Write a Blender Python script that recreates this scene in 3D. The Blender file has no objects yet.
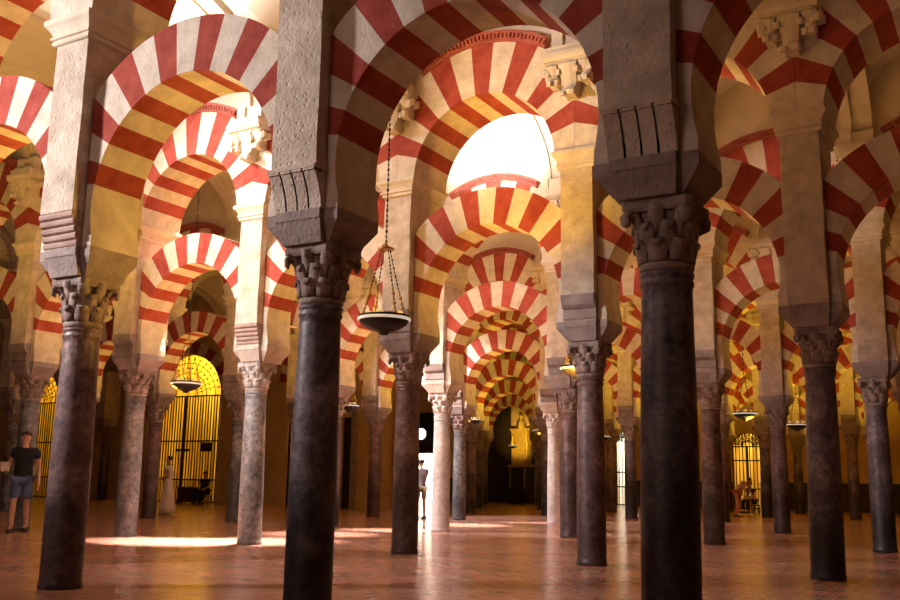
import bpy, bmesh, math, random
from mathutils import Vector, Matrix
random.seed(7)
PI = math.pi
sc = bpy.context.scene
C = sc.collection
# ------------------------------------------------------------------ layout
X0, Y0, S, D = -7.597, 6.069, 2.8264, 5.745      # column grid (metres)
def gx(t): return X0 + S * t
def gy(k): return Y0 + D * k

# ------------------------------------------------------------------ camera
f, pitch, roll, yaw = 964.27, 0.186819, 0.0171327, -0.529792
fw = Vector((math.sin(yaw)*math.cos(pitch), math.cos(yaw)*math.cos(pitch), math.sin(pitch)))
rt = Vector((math.cos(yaw), -math.sin(yaw), 0))
up = rt.cross(fw)
r2 = rt*math.cos(roll) + up*math.sin(roll)
u2 = -rt*math.sin(roll) + up*math.cos(roll)
cam = bpy.data.cameras.new('camera'); camo = bpy.data.objects.new('camera', cam); C.objects.link(camo)
m3 = Matrix((r2, u2, -fw)).transposed()
camo.matrix_world = Matrix.Translation((0, 0, 1.0)) @ m3.to_4x4()
cam.sensor_width = 36; cam.lens = f/900*36; cam.clip_end = 300
sc.camera = camo
def ray(x, y): return fw + r2*((x-450)/f) + u2*((300-y)/f)
def at_z(x, y, z):
    d = ray(x, y); t = (z-1)/d.z; return Vector((0, 0, 1)) + d*t
def at_Y(x, y, Y):
    d = ray(x, y); t = Y/d.y; return Vector((0, 0, 1)) + d*t

# ------------------------------------------------------------------ materials
def nodes(name):
    m = bpy.data.materials.new(name); m.use_nodes = True
    nt = m.node_tree; b = nt.nodes['Principled BSDF']
    return m, nt, b
def N(nt, typ, **kw):
    n = nt.nodes.new(typ)
    for k, v in kw.items():
        if k in n.inputs.keys() if hasattr(n.inputs, 'keys') else False: n.inputs[k].default_value = v
        else: setattr(n, k, v)
    return n
def L(nt, a, b): nt.links.new(a, b)
def ramp(nt, fac, stops):
    r = nt.nodes.new('ShaderNodeValToRGB')
    els = r.color_ramp.elements
    while len(els) < len(stops): els.new(0.5)
    for e, (p, c) in zip(els, stops):
        e.position = p; e.color = (*c, 1)
    L(nt, fac, r.inputs[0]); return r.outputs[0]
def mottled(name, c1, c2, scale=3.0, rough=0.8, bump=0.3, bscale=25, pits=0.0, metallic=0.0, spec=0.3, c3=None, detail=6):
    m, nt, b = nodes(name)
    tc = N(nt, 'ShaderNodeTexCoord')
    oi = N(nt, 'ShaderNodeObjectInfo')
    mp = N(nt, 'ShaderNodeVectorMath', operation='ADD')
    L(nt, tc.outputs['Object'], mp.inputs[0])
    sc_ = N(nt, 'ShaderNodeVectorMath', operation='SCALE'); L(nt, oi.outputs['Location'], sc_.inputs[0]); sc_.inputs['Scale'].default_value = 1.37
    L(nt, sc_.outputs[0], mp.inputs[1])
    n = N(nt, 'ShaderNodeTexNoise'); n.inputs['Scale'].default_value = scale; n.inputs['Detail'].default_value = detail; n.inputs['Roughness'].default_value = 0.62
    L(nt, mp.outputs[0], n.inputs['Vector'])
    stops = [(0.32, c1), (0.68, c2)]
    if c3: stops = [(0.28, c1), (0.5, c2), (0.72, c3)]
    col = ramp(nt, n.outputs['Fac'], stops)
    L(nt, col, b.inputs['Base Color'])
    b.inputs['Roughness'].default_value = rough; b.inputs['Metallic'].default_value = metallic
    b.inputs['Specular IOR Level'].default_value = spec
    n2 = N(nt, 'ShaderNodeTexNoise'); n2.inputs['Scale'].default_value = bscale; n2.inputs['Detail'].default_value = 5
    L(nt, mp.outputs[0], n2.inputs['Vector'])
    h = n2.outputs['Fac']
    if pits:
        v = N(nt, 'ShaderNodeTexVoronoi'); v.inputs['Scale'].default_value = 16; L(nt, mp.outputs[0], v.inputs['Vector'])
        mr = N(nt, 'ShaderNodeMapRange'); mr.inputs[1].default_value = 0.10; mr.inputs[2].default_value = 0.28; mr.inputs[3].default_value = -pits; mr.inputs[4].default_value = 0
        L(nt, v.outputs['Distance'], mr.inputs[0])
        ad = N(nt, 'ShaderNodeMath', operation='ADD'); L(nt, h, ad.inputs[0]); L(nt, mr.outputs[0], ad.inputs[1]); h = ad.outputs[0]
    bp = N(nt, 'ShaderNodeBump'); bp.inputs['Strength'].default_value = bump; bp.inputs['Distance'].default_value = 0.02
    L(nt, h, bp.inputs['Height']); L(nt, bp.outputs[0], b.inputs['Normal'])
    return m
def marble(name, dark, mid, light, foot, speck=1.0):
    """polished old marble, mottled, lower part darkened for hand wear and painted-in shade"""
    m, nt, b = nodes(name)
    tc = N(nt, 'ShaderNodeTexCoord'); oi = N(nt, 'ShaderNodeObjectInfo')
    ad = N(nt, 'ShaderNodeVectorMath', operation='ADD'); L(nt, tc.outputs['Object'], ad.inputs[0]); L(nt, oi.outputs['Location'], ad.inputs[1])
    n = N(nt, 'ShaderNodeTexNoise'); n.inputs['Scale'].default_value = 2.6; n.inputs['Detail'].default_value = 9; n.inputs['Roughness'].default_value = 0.72; n.inputs['Distortion'].default_value = 0.8
    L(nt, ad.outputs[0], n.inputs['Vector'])
    col = ramp(nt, n.outputs['Fac'], [(0.3, dark), (0.5, mid), (0.72, light)])
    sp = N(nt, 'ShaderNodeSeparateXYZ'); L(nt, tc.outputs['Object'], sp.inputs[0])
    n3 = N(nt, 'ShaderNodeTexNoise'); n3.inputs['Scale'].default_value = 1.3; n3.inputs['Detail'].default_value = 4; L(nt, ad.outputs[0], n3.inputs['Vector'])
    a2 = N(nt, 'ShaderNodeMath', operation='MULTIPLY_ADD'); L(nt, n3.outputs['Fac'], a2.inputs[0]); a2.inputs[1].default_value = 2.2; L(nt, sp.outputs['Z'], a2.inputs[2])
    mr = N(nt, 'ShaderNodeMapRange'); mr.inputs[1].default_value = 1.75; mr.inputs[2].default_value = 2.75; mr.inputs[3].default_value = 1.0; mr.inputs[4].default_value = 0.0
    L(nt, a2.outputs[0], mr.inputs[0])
    mx = N(nt, 'ShaderNodeMix', data_type='RGBA', blend_type='MULTIPLY'); L(nt, mr.outputs[0], mx.inputs[0]); L(nt, col, mx.inputs[6]); mx.inputs[7].default_value = (foot, foot, foot*1.05, 1)  # multiplies hand wear and painted shade into the lower shaft
    n4 = N(nt, 'ShaderNodeTexNoise'); n4.inputs['Scale'].default_value = 13; n4.inputs['Detail'].default_value = 8; n4.inputs['Roughness'].default_value = .75; L(nt, ad.outputs[0], n4.inputs['Vector'])
    sp2 = ramp(nt, n4.outputs['Fac'], [(.36, (.45, .44, .44)), (.5, (1, 1, 1)), (.66, (1.5, 1.45, 1.4))])
    mx2 = N(nt, 'ShaderNodeMix', data_type='RGBA', blend_type='MULTIPLY'); mx2.inputs[0].default_value = speck; L(nt, mx.outputs[2], mx2.inputs[6]); L(nt, sp2, mx2.inputs[7])
    L(nt, mx2.outputs[2], b.inputs['Base Color'])
    b.inputs['Roughness'].default_value = 0.42; b.inputs['Specular IOR Level'].default_value = 0.35
    n2 = N(nt, 'ShaderNodeTexNoise'); n2.inputs['Scale'].default_value = 18; n2.inputs['Detail'].default_value = 6; L(nt, ad.outputs[0], n2.inputs['Vector'])
    bp = N(nt, 'ShaderNodeBump'); bp.inputs['Strength'].default_value = 0.25; bp.inputs['Distance'].default_value = 0.02
    L(nt, n2.outputs['Fac'], bp.inputs['Height']); L(nt, bp.outputs[0], b.inputs['Normal'])
    return m
def plain(name, col, rough=0.6, metallic=0.0, emit=0.0, spec=0.4):
    m, nt, b = nodes(name)
    tc = N(nt, 'ShaderNodeTexCoord')
    n = N(nt, 'ShaderNodeTexNoise'); n.inputs['Scale'].default_value = 9; n.inputs['Detail'].default_value = 4; L(nt, tc.outputs['Object'], n.inputs['Vector'])
    c = ramp(nt, n.outputs['Fac'], [(0.3, tuple(x*0.82 for x in col)), (0.7, tuple(min(1, x*1.12) for x in col))])
    L(nt, c, b.inputs['Base Color'])
    b.inputs['Roughness'].default_value = rough; b.inputs['Metallic'].default_value = metallic; b.inputs['Specular IOR Level'].default_value = spec
    if emit:
        L(nt, c, b.inputs['Emission Color']); b.inputs['Emission Strength'].default_value = emit
    return m

M = {}
M['plaster'] = mottled('pitted_plaster', (.46, .375, .285), (.74, .635, .51), 5, .9, .6, 34, pits=.55)
M['plaster_smooth'] = mottled('smooth_plaster', (.60, .51, .38), (.72, .63, .50), 1.5, .9, .15, 12)
M['cream'] = mottled('cream_voussoir', (.56, .47, .36), (.78, .69, .57), 5, .9, .35, 35, pits=.25)
M['red'] = mottled('red_brick_voussoir', (.28, .038, .024), (.42, .085, .055), 5, .9, .35, 40, pits=.1)
M['stone'] = mottled('brown_stone', (.24, .185, .165), (.42, .345, .31), 4, .85, .5, 28, pits=.3)
M['rollstone'] = mottled('pinkish_brown_stone', (.34, .22, .17), (.50, .36, .29), 4, .85, .4, 28, pits=.2)
M['capital'] = mottled('carved_stone', (.20, .14, .115), (.42, .33, .28), 6, .8, .5, 35)
M['capital_pale'] = mottled('carved_pale_stone', (.5, .42, .35), (.80, .74, .66), 6, .8, .5, 35)
M['moulding'] = mottled('moulding_plaster', (.60, .50, .36), (.76, .67, .53), 3, .85, .2, 20)
M['vault'] = mottled('vault_plaster', (.72, .65, .54), (.82, .76, .66), .8, .95, .1, 6)
M['wall'] = mottled('wall_plaster', (.50, .33, .14), (.66, .47, .24), 1.2, .9, .2, 10)
M['dado'] = mottled('dark_dado', (.035, .025, .022), (.07, .05, .04), 2, .7, .2, 10)
M['cornice'] = mottled('cornice_brick', (.30, .07, .05), (.42, .13, .10), 5, .9, .3, 30)
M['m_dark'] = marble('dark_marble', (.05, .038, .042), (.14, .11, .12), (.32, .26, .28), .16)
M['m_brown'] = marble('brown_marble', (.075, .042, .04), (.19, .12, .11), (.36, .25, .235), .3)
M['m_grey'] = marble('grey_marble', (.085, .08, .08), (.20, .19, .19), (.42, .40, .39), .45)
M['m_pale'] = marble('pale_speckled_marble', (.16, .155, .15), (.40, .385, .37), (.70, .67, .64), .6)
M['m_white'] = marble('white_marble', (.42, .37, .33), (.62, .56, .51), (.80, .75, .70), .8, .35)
M['iron'] = plain('black_iron', (.012, .010, .010), .55, .6)
M['wood'] = mottled('dark_wood', (.018, .011, .008), (.045, .026, .018), 6, .55, .3, 20)
M['brass'] = plain('brass', (.75, .50, .16), .3, 1.0)
M['bronze'] = plain('dark_bronze', (.03, .02, .016), .5, .2)
M['rim'] = plain('lamp_rim_glow', (.85, .78, .62), .4, 0, .55)  # emission puts the flames' light into the rim colour; candles share it
M['gold'] = mottled('gilded_wood', (.55, .34, .06), (.80, .55, .14), 8, .45, .4, 20, metallic=.3)
def glow_mat():
    m, nt, b = nodes('yellow_hangings')
    tc = N(nt, 'ShaderNodeTexCoord'); mp = N(nt, 'ShaderNodeMapping'); mp.inputs['Scale'].default_value = (5, 5, .25); L(nt, tc.outputs['Object'], mp.inputs[0])
    n = N(nt, 'ShaderNodeTexNoise'); n.inputs['Scale'].default_value = 1; n.inputs['Detail'].default_value = 4; L(nt, mp.outputs[0], n.inputs['Vector'])
    L(nt, ramp(nt, n.outputs['Fac'], [(.35, (.30, .18, .03)), (.5, (.75, .52, .09)), (.62, (.9, .75, .25))]), b.inputs['Base Color']); b.inputs['Roughness'].default_value = .9
    return m
M['glow'] = glow_mat()
M['white_wall'] = plain('sunlit_white_wall', (.9, .88, .84), .9)
def floor_mat():
    m, nt, b = nodes('terracotta_tiles')
    tc = N(nt, 'ShaderNodeTexCoord')
    br = N(nt, 'ShaderNodeTexBrick'); L(nt, tc.outputs['Object'], br.inputs['Vector'])
    br.inputs['Scale'].default_value = 1.0; br.inputs['Brick Width'].default_value = .29; br.inputs['Row Height'].default_value = .145
    br.inputs['Mortar Size'].default_value = .008; br.inputs['Mortar Smooth'].default_value = .3; br.inputs['Bias'].default_value = 0
    br.inputs['Color1'].default_value = (.50, .245, .18, 1); br.inputs['Color2'].default_value = (.57, .30, .225, 1); br.inputs['Mortar'].default_value = (.70, .48, .39, 1)
    n = N(nt, 'ShaderNodeTexNoise'); n.inputs['Scale'].default_value = 1.1; n.inputs['Detail'].default_value = 5; L(nt, tc.outputs['Object'], n.inputs['Vector'])
    c = ramp(nt, n.outputs['Fac'], [(.3, (.78, .76, .74)), (.7, (1.1, 1.06, 1.02))])
    mx = N(nt, 'ShaderNodeMix', data_type='RGBA', blend_type='MULTIPLY'); mx.inputs[0].default_value = 1
    L(nt, br.outputs['Color'], mx.inputs[6]); L(nt, c, mx.inputs[7]); L(nt, mx.outputs[2], b.inputs['Base Color'])
    n2 = N(nt, 'ShaderNodeTexNoise'); n2.inputs['Scale'].default_value = 5; n2.inputs['Detail'].default_value = 3; L(nt, tc.outputs['Object'], n2.inputs['Vector'])
    mr = N(nt, 'ShaderNodeMapRange'); mr.inputs[3].default_value = .15; mr.inputs[4].default_value = .27; L(nt, n2.outputs['Fac'], mr.inputs[0]); L(nt, mr.outputs[0], b.inputs['Roughness'])
    b.inputs['Specular IOR Level'].default_value = .75
    bp = N(nt, 'ShaderNodeBump'); bp.inputs['Strength'].default_value = .10; bp.inputs['Distance'].default_value = .002
    ad = N(nt, 'ShaderNodeMath', operation='MULTIPLY_ADD'); L(nt, br.outputs['Fac'], ad.inputs[0]); ad.inputs[1].default_value = -.5; L(nt, n2.outputs['Fac'], ad.inputs[2])
    L(nt, ad.outputs[0], bp.inputs['Height']); L(nt, bp.outputs[0], b.inputs['Normal'])
    return m
M['floor'] = floor_mat()

# ------------------------------------------------------------------ mesh builder
class MB:
    def __init__(s): s.v = []; s.f = []; s.mi = []; s.sm = []
    def add(s, vs, fs, mi=0, smooth=False):
        o = len(s.v); s.v += [tuple(v) for v in vs]
        for q in fs: s.f.append([o+i for i in q]); s.mi.append(mi); s.sm.append(smooth)
    def box(s, x0, x1, y0, y1, z0, z1, mi=0):
        s.add([(x0,y0,z0),(x1,y0,z0),(x1,y1,z0),(x0,y1,z0),(x0,y0,z1),(x1,y0,z1),(x1,y1,z1),(x0,y1,z1)],
              [(0,3,2,1),(4,5,6,7),(0,1,5,4),(1,2,6,5),(2,3,7,6),(3,0,4,7)], mi)
    def loft(s, rings, mi=0, smooth=False, cap=True):
        n = len(rings[0]); vs = [p for r in rings for p in r]; fs = []
        for i in range(len(rings)-1):
            for j in range(n):
                a = i*n+j; b_ = i*n+(j+1) % n
                fs.append((a, b_, b_+n, a+n))
        s.add(vs, fs, mi, smooth)
        if cap:
            s.add(rings[0], [tuple(reversed(range(n)))], mi); s.add(rings[-1], [tuple(range(n))], mi)
    def lathe(s, prof, seg=24, mi=0, c=(0, 0), smooth=True, cap=True):
        rings = [[(c[0]+r*math.cos(2*PI*j/seg), c[1]+r*math.sin(2*PI*j/seg), z) for j in range(seg)] for r, z in prof]
        s.loft(rings, mi, smooth, cap)
    def tube(s, pts, rad, seg=8, mi=0, smooth=True):
        pts = [Vector(p) for p in pts]; rings = []
        for i, p in enumerate(pts):
            d = (pts[min(i+1, len(pts)-1)]-pts[max(i-1, 0)]).normalized()
            a = Vector((0, 0, 1)) if abs(d.z) < .9 else Vector((1, 0, 0))
            u = d.cross(a).normalized(); w = d.cross(u)
            r = rad[i] if isinstance(rad, (list, tuple)) else rad
            rings.append([p+u*r*math.cos(-2*PI*j/seg)+w*r*math.sin(-2*PI*j/seg) for j in range(seg)])
        s.loft(rings, mi, smooth)
    def ball(s, c, r, seg=10, mi=0, sz=1.0):
        n = max(4, seg//2)
        s.lathe([(max(1e-4, r*math.sin(PI*i/n)), c[2]-r*sz*math.cos(PI*i/n)) for i in range(n+1)], seg, mi, (c[0], c[1]))
    def mesh(s, name, mats):
        me = bpy.data.meshes.new(name); me.from_pydata(s.v, [], s.f)
        for m in mats: me.materials.append(m)
        me.polygons.foreach_set('material_index', s.mi); me.polygons.foreach_set('use_smooth', s.sm)
        bm = bmesh.new(); bm.from_mesh(me); bmesh.ops.remove_doubles(bm, verts=bm.verts, dist=1e-5); bmesh.ops.recalc_face_normals(bm, faces=bm.faces)
        bm.to_mesh(me); bm.free(); me.update()
        return me
def obj(name, me, parent=None, loc=None):
    o = bpy.data.objects.new(name, me); C.objects.link(o)
    if parent: o.parent = parent
    if loc: o.location = loc
    return o
def tag(o, label, cat, group=None, kind='thing'):
    o['label'] = label; o['category'] = cat; o['kind'] = kind
    if group: o['group'] = group
    return o
def empty(name, loc, label, cat, group=None, rz=0):
    o = bpy.data.objects.new(name, None); C.objects.link(o); o.location = loc; o.rotation_euler = (0, 0, rz); o.empty_display_size = .2
    return tag(o, label, cat, group)
def struct(name, me, loc=None):
    o = obj(name, me, None, loc); o['kind'] = 'structure'; return o

# ------------------------------------------------------------------ column meshes
SH = 2.37
def shaft_mesh(mat, rb=.186, rt_=.165):
    b = MB(); prof = [(rb+.009, 0), (rb+.009, .05), (rb+.002, .065), (rb, .10)]
    for i in range(1, 9):
        q = i/8; prof.append((rb+(rt_-rb)*q+.008*math.sin(PI*q), .12+(2.22-.12)*q))
    prof += [(rt_, 2.27), (rt_+.010, 2.28), (rt_+.012, 2.30), (rt_+.002, 2.315), (rt_+.004, 2.33), (rt_+.014, 2.34), (rt_+.014, 2.36), (rt_, SH)]
    b.lathe(prof, 32)
    return b.mesh('shaft', [mat])
def leaf(b, ang, prof, w0, w1, th=.03):
    """curled leaf: swept (r,z) profile standing off the bell at angle ang"""
    ca, sa = math.cos(ang), math.sin(ang); rings = []
    n = len(prof)
    for i, (r, z) in enumerate(prof):
        q = i/(n-1); w = (w0+(w1-w0)*q)*(1+.35*math.sin(PI*q))/2
        i0, i1 = max(0, i-1), min(n-1, i+1)
        dr, dz = prof[i1][0]-prof[i0][0], prof[i1][1]-prof[i0][1]; l = math.hypot(dr, dz) or 1
        nr, nz = dz/l, -dr/l
        ring = []
        for (s, o) in ((-1, -th/2), (1, -th/2), (1, th*.3), (.35, th*.5), (0, th*.95), (-.35, th*.5), (-1, th*.3)):
            rr, zz, t = r+nr*o, z+nz*o, s*w
            ring.append((ca*rr-sa*t, sa*rr+ca*t, zz))
        rings.append(ring)
    b.loft(rings, 0, True)
def capital_mesh(mat):
    b = MB(); H = .46
    b.lathe([(.165, 0), (.185, .02), (.185, .045), (.165, .06), (.168, .2), (.19, .32), (.235, .40)], 24)
    for j in range(8):
        a = j*PI/4
        leaf(b, a, [(.175, .06), (.19, .12), (.205, .16), (.235, .185), (.258, .175), (.255, .15)], .13, .05, .035)
        leaf(b, a+PI/8, [(.175, .12), (.20, .22), (.22, .27), (.255, .30), (.275, .285), (.27, .26)], .12, .05, .035)
    for j in range(4):                     # corner volutes
        a = PI/4+j*PI/2
        leaf(b, a, [(.19, .22), (.235, .31), (.29, .37), (.345, .385), (.375, .36), (.37, .325), (.34, .315)], .10, .085, .05)
        leaf(b, a-PI/4, [(.19, .25), (.22, .33), (.25, .37), (.275, .385), (.285, .43)], .09, .10, .045)
    pts = []                               # concave abacus
    for j in range(4):
        a = PI/4+j*PI/2
        for da, r in ((-.07, .395), (.07, .395), (.42, .305), (PI/4, .285), (PI/2-.42, .305)):
            pts.append((math.cos(a+da)*r, math.sin(a+da)*r))
    b.loft([[(x*.93, y*.93, .385) for x, y in pts], [(x, y, .405) for x, y in pts], [(x, y, H) for x, y in pts]])
    b.v = [(x*(1-.22*min(1, max(0, (math.hypot(x, y)-.17)/.12))), y*(1-.22*min(1, max(0, (math.hypot(x, y)-.17)/.12))), z) for x, y, z in b.v]
    return b.mesh('capital', [mat])
ZC = SH+.46     # 2.83 top of capital
ZI = 3.09       # top of impost
AX, AY = .353, .28          # arch arm of the cross
PX, PY = .225, .41          # pier arm of the cross
def cross(ax, ay, px, py, z):
    return [(-px,-py,z),(px,-py,z),(px,-ay,z),(ax,-ay,z),(ax,ay,z),(px,ay,z),(px,py,z),(-px,py,z),(-px,ay,z),(-ax,ay,z),(-ax,-ay,z),(-px,-ay,z)]
def impost_mesh(mat):
    b = MB()
    b.loft([cross(.215, .20, .19, .265, ZC+.004), cross(.225, .205, .195, .27, ZC+.015), cross(AX, AY, PX-.005, .325, ZI-.085), cross(AX, AY, PX-.005, .335, ZI-.075), cross(AX, AY, PX-.005, .335, ZI)])
    return b.mesh('impost', [mat])
def corbel_mesh(kind, mat, side):
    """roll corbel carrying the projecting pier: side -1 front, +1 back"""
    b = MB(); z0, z1 = ZI, 3.42; y0, y1 = .335, .43
    if kind == 'grooved':
        def strip(xa, xb, dep):
            P = []
            for i in range(9):
                q = i/8; P.append((y0+(y1-y0)*(q**1.7)-dep, z0+(z1-.05-z0)*q))
            P += [(y1+.012-dep, z1-.05), (y1+.012-dep, z1-.02)]
            vs = [(xa, side*y, z) for y, z in P]+[(xb, side*y, z) for y, z in P]; n = len(P)
            b.add(vs, [(i, i+n, i+n+1, i+1) for i in range(n-1)], 0, False)
        e = [-.232, -.122, -.104, -.008, .008, .104, .122, .232]
        for i in range(7): strip(e[i], e[i+1], .02 if i % 2 else 0)
        b.box(-.24, .24, min(side*.29, side*(y1+.016)), max(side*.29, side*(y1+.016)), z1-.03, z1)
        b.box(-.215, .215, min(side*.1, side*(y0-.005)), max(side*.1, side*(y0-.005)), z0, z1-.03)
        for sx in (-1, 1):
            P = [(y0-.03, z0)]+[(y0+(y1-y0)*((i/8)**1.7), z0+(z1-.05-z0)*i/8) for i in range(9)]+[(.1, z1-.05), (.1, z0)]
            b.add([(sx*.23, side*y, z) for y, z in P], [tuple(range(len(P)))])
    elif kind == 'rolls':
        P = [(.1, z0)]; nl = 5
        for l in range(nl):
            za = z0+(z1-.0-z0)*l/nl; zb = z0+(z1-z0)*(l+1)/nl; yb = y0+(y1-y0)*(l+.6)/nl
            for i in range(5):
                a = -PI/2+PI*i/4; P.append((yb-.02+.022*math.cos(a), (za+zb)/2+(zb-za)/2*math.sin(a)*.96))
        P.append((.1, z1)); n = len(P)
        va = [(-.232, side*y, z) for y, z in P]; vb = [(.232, side*y, z) for y, z in P]
        b.add(va+vb, [(i, i+n, (i+1) % n+n, (i+1) % n) for i in range(n)]); b.add(va, [tuple(range(n))]); b.add(vb, [tuple(range(n))])
    elif kind == 'lobes':
        P = [(.1, z0), (y0-.01, z0), (y0+.015, z0+.03), (y0+.015, z0+.14), (y0-.005, z0+.15), (y0+.02, z0+.16), (y0+.07, z0+.2), (y1, z0+.29), (y1+.01, z1), (.1, z1)]; n = len(P)
        va = [(-.228, side*y, z) for y, z in P]; vb = [(.228, side*y, z) for y, z in P]
        b.add(va+vb, [(i, i+n, (i+1) % n+n, (i+1) % n) for i in range(n)]); b.add(va, [tuple(range(n))]); b.add(vb, [tuple(range(n))])
    else:
        P = [(.1, z0), (y0, z0), (y0+.03, z0+.05), (y1-.01, z0+.24), (y1, z0+.25), (y1, z1), (.1, z1)]; n = len(P)
        va = [(-.226, side*y, z) for y, z in P]; vb = [(.226, side*y, z) for y, z in P]
        b.add(va+vb, [(i, i+n, (i+1) % n+n, (i+1) % n) for i in range(n)]); b.add(va, [tuple(range(n))]); b.add(vb, [tuple(range(n))])
    return b.mesh('corbel', [mat])
ZM0, ZM1 = 5.12, 5.37
def pier_mesh(mat):
    b = MB()
    # core between the arch arms below, projecting body above the corbels
    b.box(-PX, PX, -.33, .33, ZI+.002, 3.42)
    rings = []
    for i in range(8):
        z = 3.42+(ZM0-3.42)*i/7; j = lambda: random.uniform(-.006, .006)
        rings.append([(-PX+j(), -PY+j(), z), (PX+j(), -PY+j(), z), (PX+j(), PY, z), (-PX+j(), PY, z)])
    b.loft(rings)
    return b.mesh('pier_body', [mat])
def rect(x, y, z): return [(-x,-y,z),(x,-y,z),(x,y,z),(-x,y,z)]
def moulding_mesh(mat):
    b = MB(); R = []
    for dx, z in ((.02, ZM0), (.035, ZM0+.01), (.035, ZM0+.04), (.02, ZM0+.045), (.03, ZM0+.055), (.05, ZM0+.06), (.05, ZM0+.085), (.03, ZM0+.09), (.045, ZM0+.13), (.07, ZM0+.17), (.095, ZM0+.195), (.1, ZM0+.20), (.1, ZM1)):
        R.append(rect(PX+dx, PY+dx, z))
    b.loft(R)
    return b.mesh('moulding', [mat])
UY = .46                     # half thickness of the upper arches
def bracket_mesh(mat):
    b = MB(); y = -UY-.024
    def blk(x0, x1, d0, d1, z0, z1): b.loft([[(x0*q,y+.02,z) for q in (1,)]+[(x1,y+.02,z),(x1,y-d,z),(x0,y-d,z)] for z, d in ((z0, d0), (z1, d1))])
    blk(-.20, .20, .05, .13, 6.28, 6.50)
    blk(-.27, .27, .15, .22, 6.50, 6.55); blk(-.34, .34, .25, .28, 6.55, 6.60); blk(-.34, .34, .28, .28, 6.60, 6.66)
    blk(-.29, .29, .24, .24, 6.66, 6.76)
    def hang(xc, w, z0, z1, d):
        P = [(.03, z0+.02), (.05, z0), (d*.8, z0+.02), (d, z0+.07), (d*.9, z0+.11), (d*.7, z0+.13), (d*.8, (z0+z1)/2), (d*1.1, z1-.04), (d*.95, z1)]
        rings = []
        for (yy, z) in P:
            q = (z-z0)/(z1-z0); ww = w*(.55+.45*q)/2
            rings.append([(xc-ww, y+.02, z+.0), (xc+ww, y+.02, z), (xc+ww, y-yy, z), (xc+ww*.3, y-yy-.02, z), (xc-ww*.3, y-yy-.02, z), (xc-ww, y-yy, z)])
        b.loft(rings, 0, False)
    hang(0, .27, 6.06, 6.54, .20); hang(-.235, .17, 6.22, 6.54, .19); hang(.235, .17, 6.22, 6.54, .19)
    for sx in (-1, 1):
        for (xx, d, z, w, h) in ((.31, .17, 6.43, .07, .07), (.13, .2, 6.40, .045, .05), (.26, .2, 6.26, .05, .045), (.17, .17, 6.27, .04, .05), (.07, .2, 6.09, .05, .04), (.32, .05, 6.42, .07, .07)):
            x = sx*xx; b.loft([[(x-w, y-d+.05, z-h*.4), (x+w, y-d+.05, z-h*.4), (x+w, y-d+.05, z+h), (x-w, y-d+.05, z+h)], [(x-w, y-d, z-h*.6), (x+w, y-d, z-h*.6), (x+w, y-d, z+h), (x-w, y-d, z+h)], [(x-w*.5, y-d-.035, z-h), (x+w*.5, y-d-.035, z-h), (x+w*.5, y-d-.03, z+h*.6), (x-w*.5, y-d-.03, z+h*.6)]])
    return b.mesh('bracket', [mat])
def pilaster_mesh(mat):
    b = MB(); y = -.40
    b.box(-.26, .26, y-.18, y-.064, 6.765, 7.0); b.box(-.26, -.10, y-.22, y-.16, 6.765, 7.0); b.box(.10, .26, y-.22, y-.16, 6.765, 7.0)
    return b.mesh('pilaster', [mat])

# ------------------------------------------------------------------ arches
H2 = S/2
def arch_section(b, th, cz, ri, rofun, y, mi, n=3):
    """one ring of solid wedge between two angles"""
    a0, a1 = th
    for i in range(n):
        p, q = a0+(a1-a0)*i/n, a0+(a1-a0)*(i+1)/n
        def P(r, a, yy): return (H2+r*math.cos(a), yy, cz+r*math.sin(a))
        v = [P(ri,p,-y),P(rofun(p),p,-y),P(rofun(q),q,-y),P(ri,q,-y),P(ri,p,y),P(rofun(p),p,y),P(rofun(q),q,y),P(ri,q,y)]
        fs = [(0,1,2,3),(7,6,5,4),(0,3,7,4),(1,5,6,2)]
        b.add(v, fs, mi)
def lower_arch_mesh():
    b = MB(); cz, R, RO = 3.47, 1.10, 1.62; lim = H2-PX-.008; y = AY
    ro = lambda a: min(RO, lim/max(1e-6, abs(math.cos(a))))
    t0 = math.radians(11); nv = 15; st = (PI-2*t0)/nv
    for i in range(nv): arch_section(b, (t0+st*i, t0+st*(i+1)), cz, R, ro, y, 1 if i % 2 == 0 else 0)
    tb = math.radians(-15)
    arch_section(b, (tb, t0), cz, R, ro, y, 0, 4); arch_section(b, (PI-t0, PI-tb), cz, R, ro, y, 0, 4)
    xi, zi = R*math.cos(tb), cz+R*math.sin(tb); zo = cz+ro(tb)*math.sin(tb)
    for sx in (1, -1):
        v = []
        for yy in (-y, y): v += [(H2+sx*xi, yy, ZI+.003), (H2+sx*lim, yy, ZI+.003), (H2+sx*lim, yy, zo), (H2+sx*xi, yy, zi)]
        b.add(v, [(0,1,2,3),(7,6,5,4),(0,3,7,4),(0,4,5,1)], 0)
    return b.mesh('lower_arch', [M['cream'], M['red']])
UC, UR, URO = 5.32, 1.115, 1.86
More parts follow.
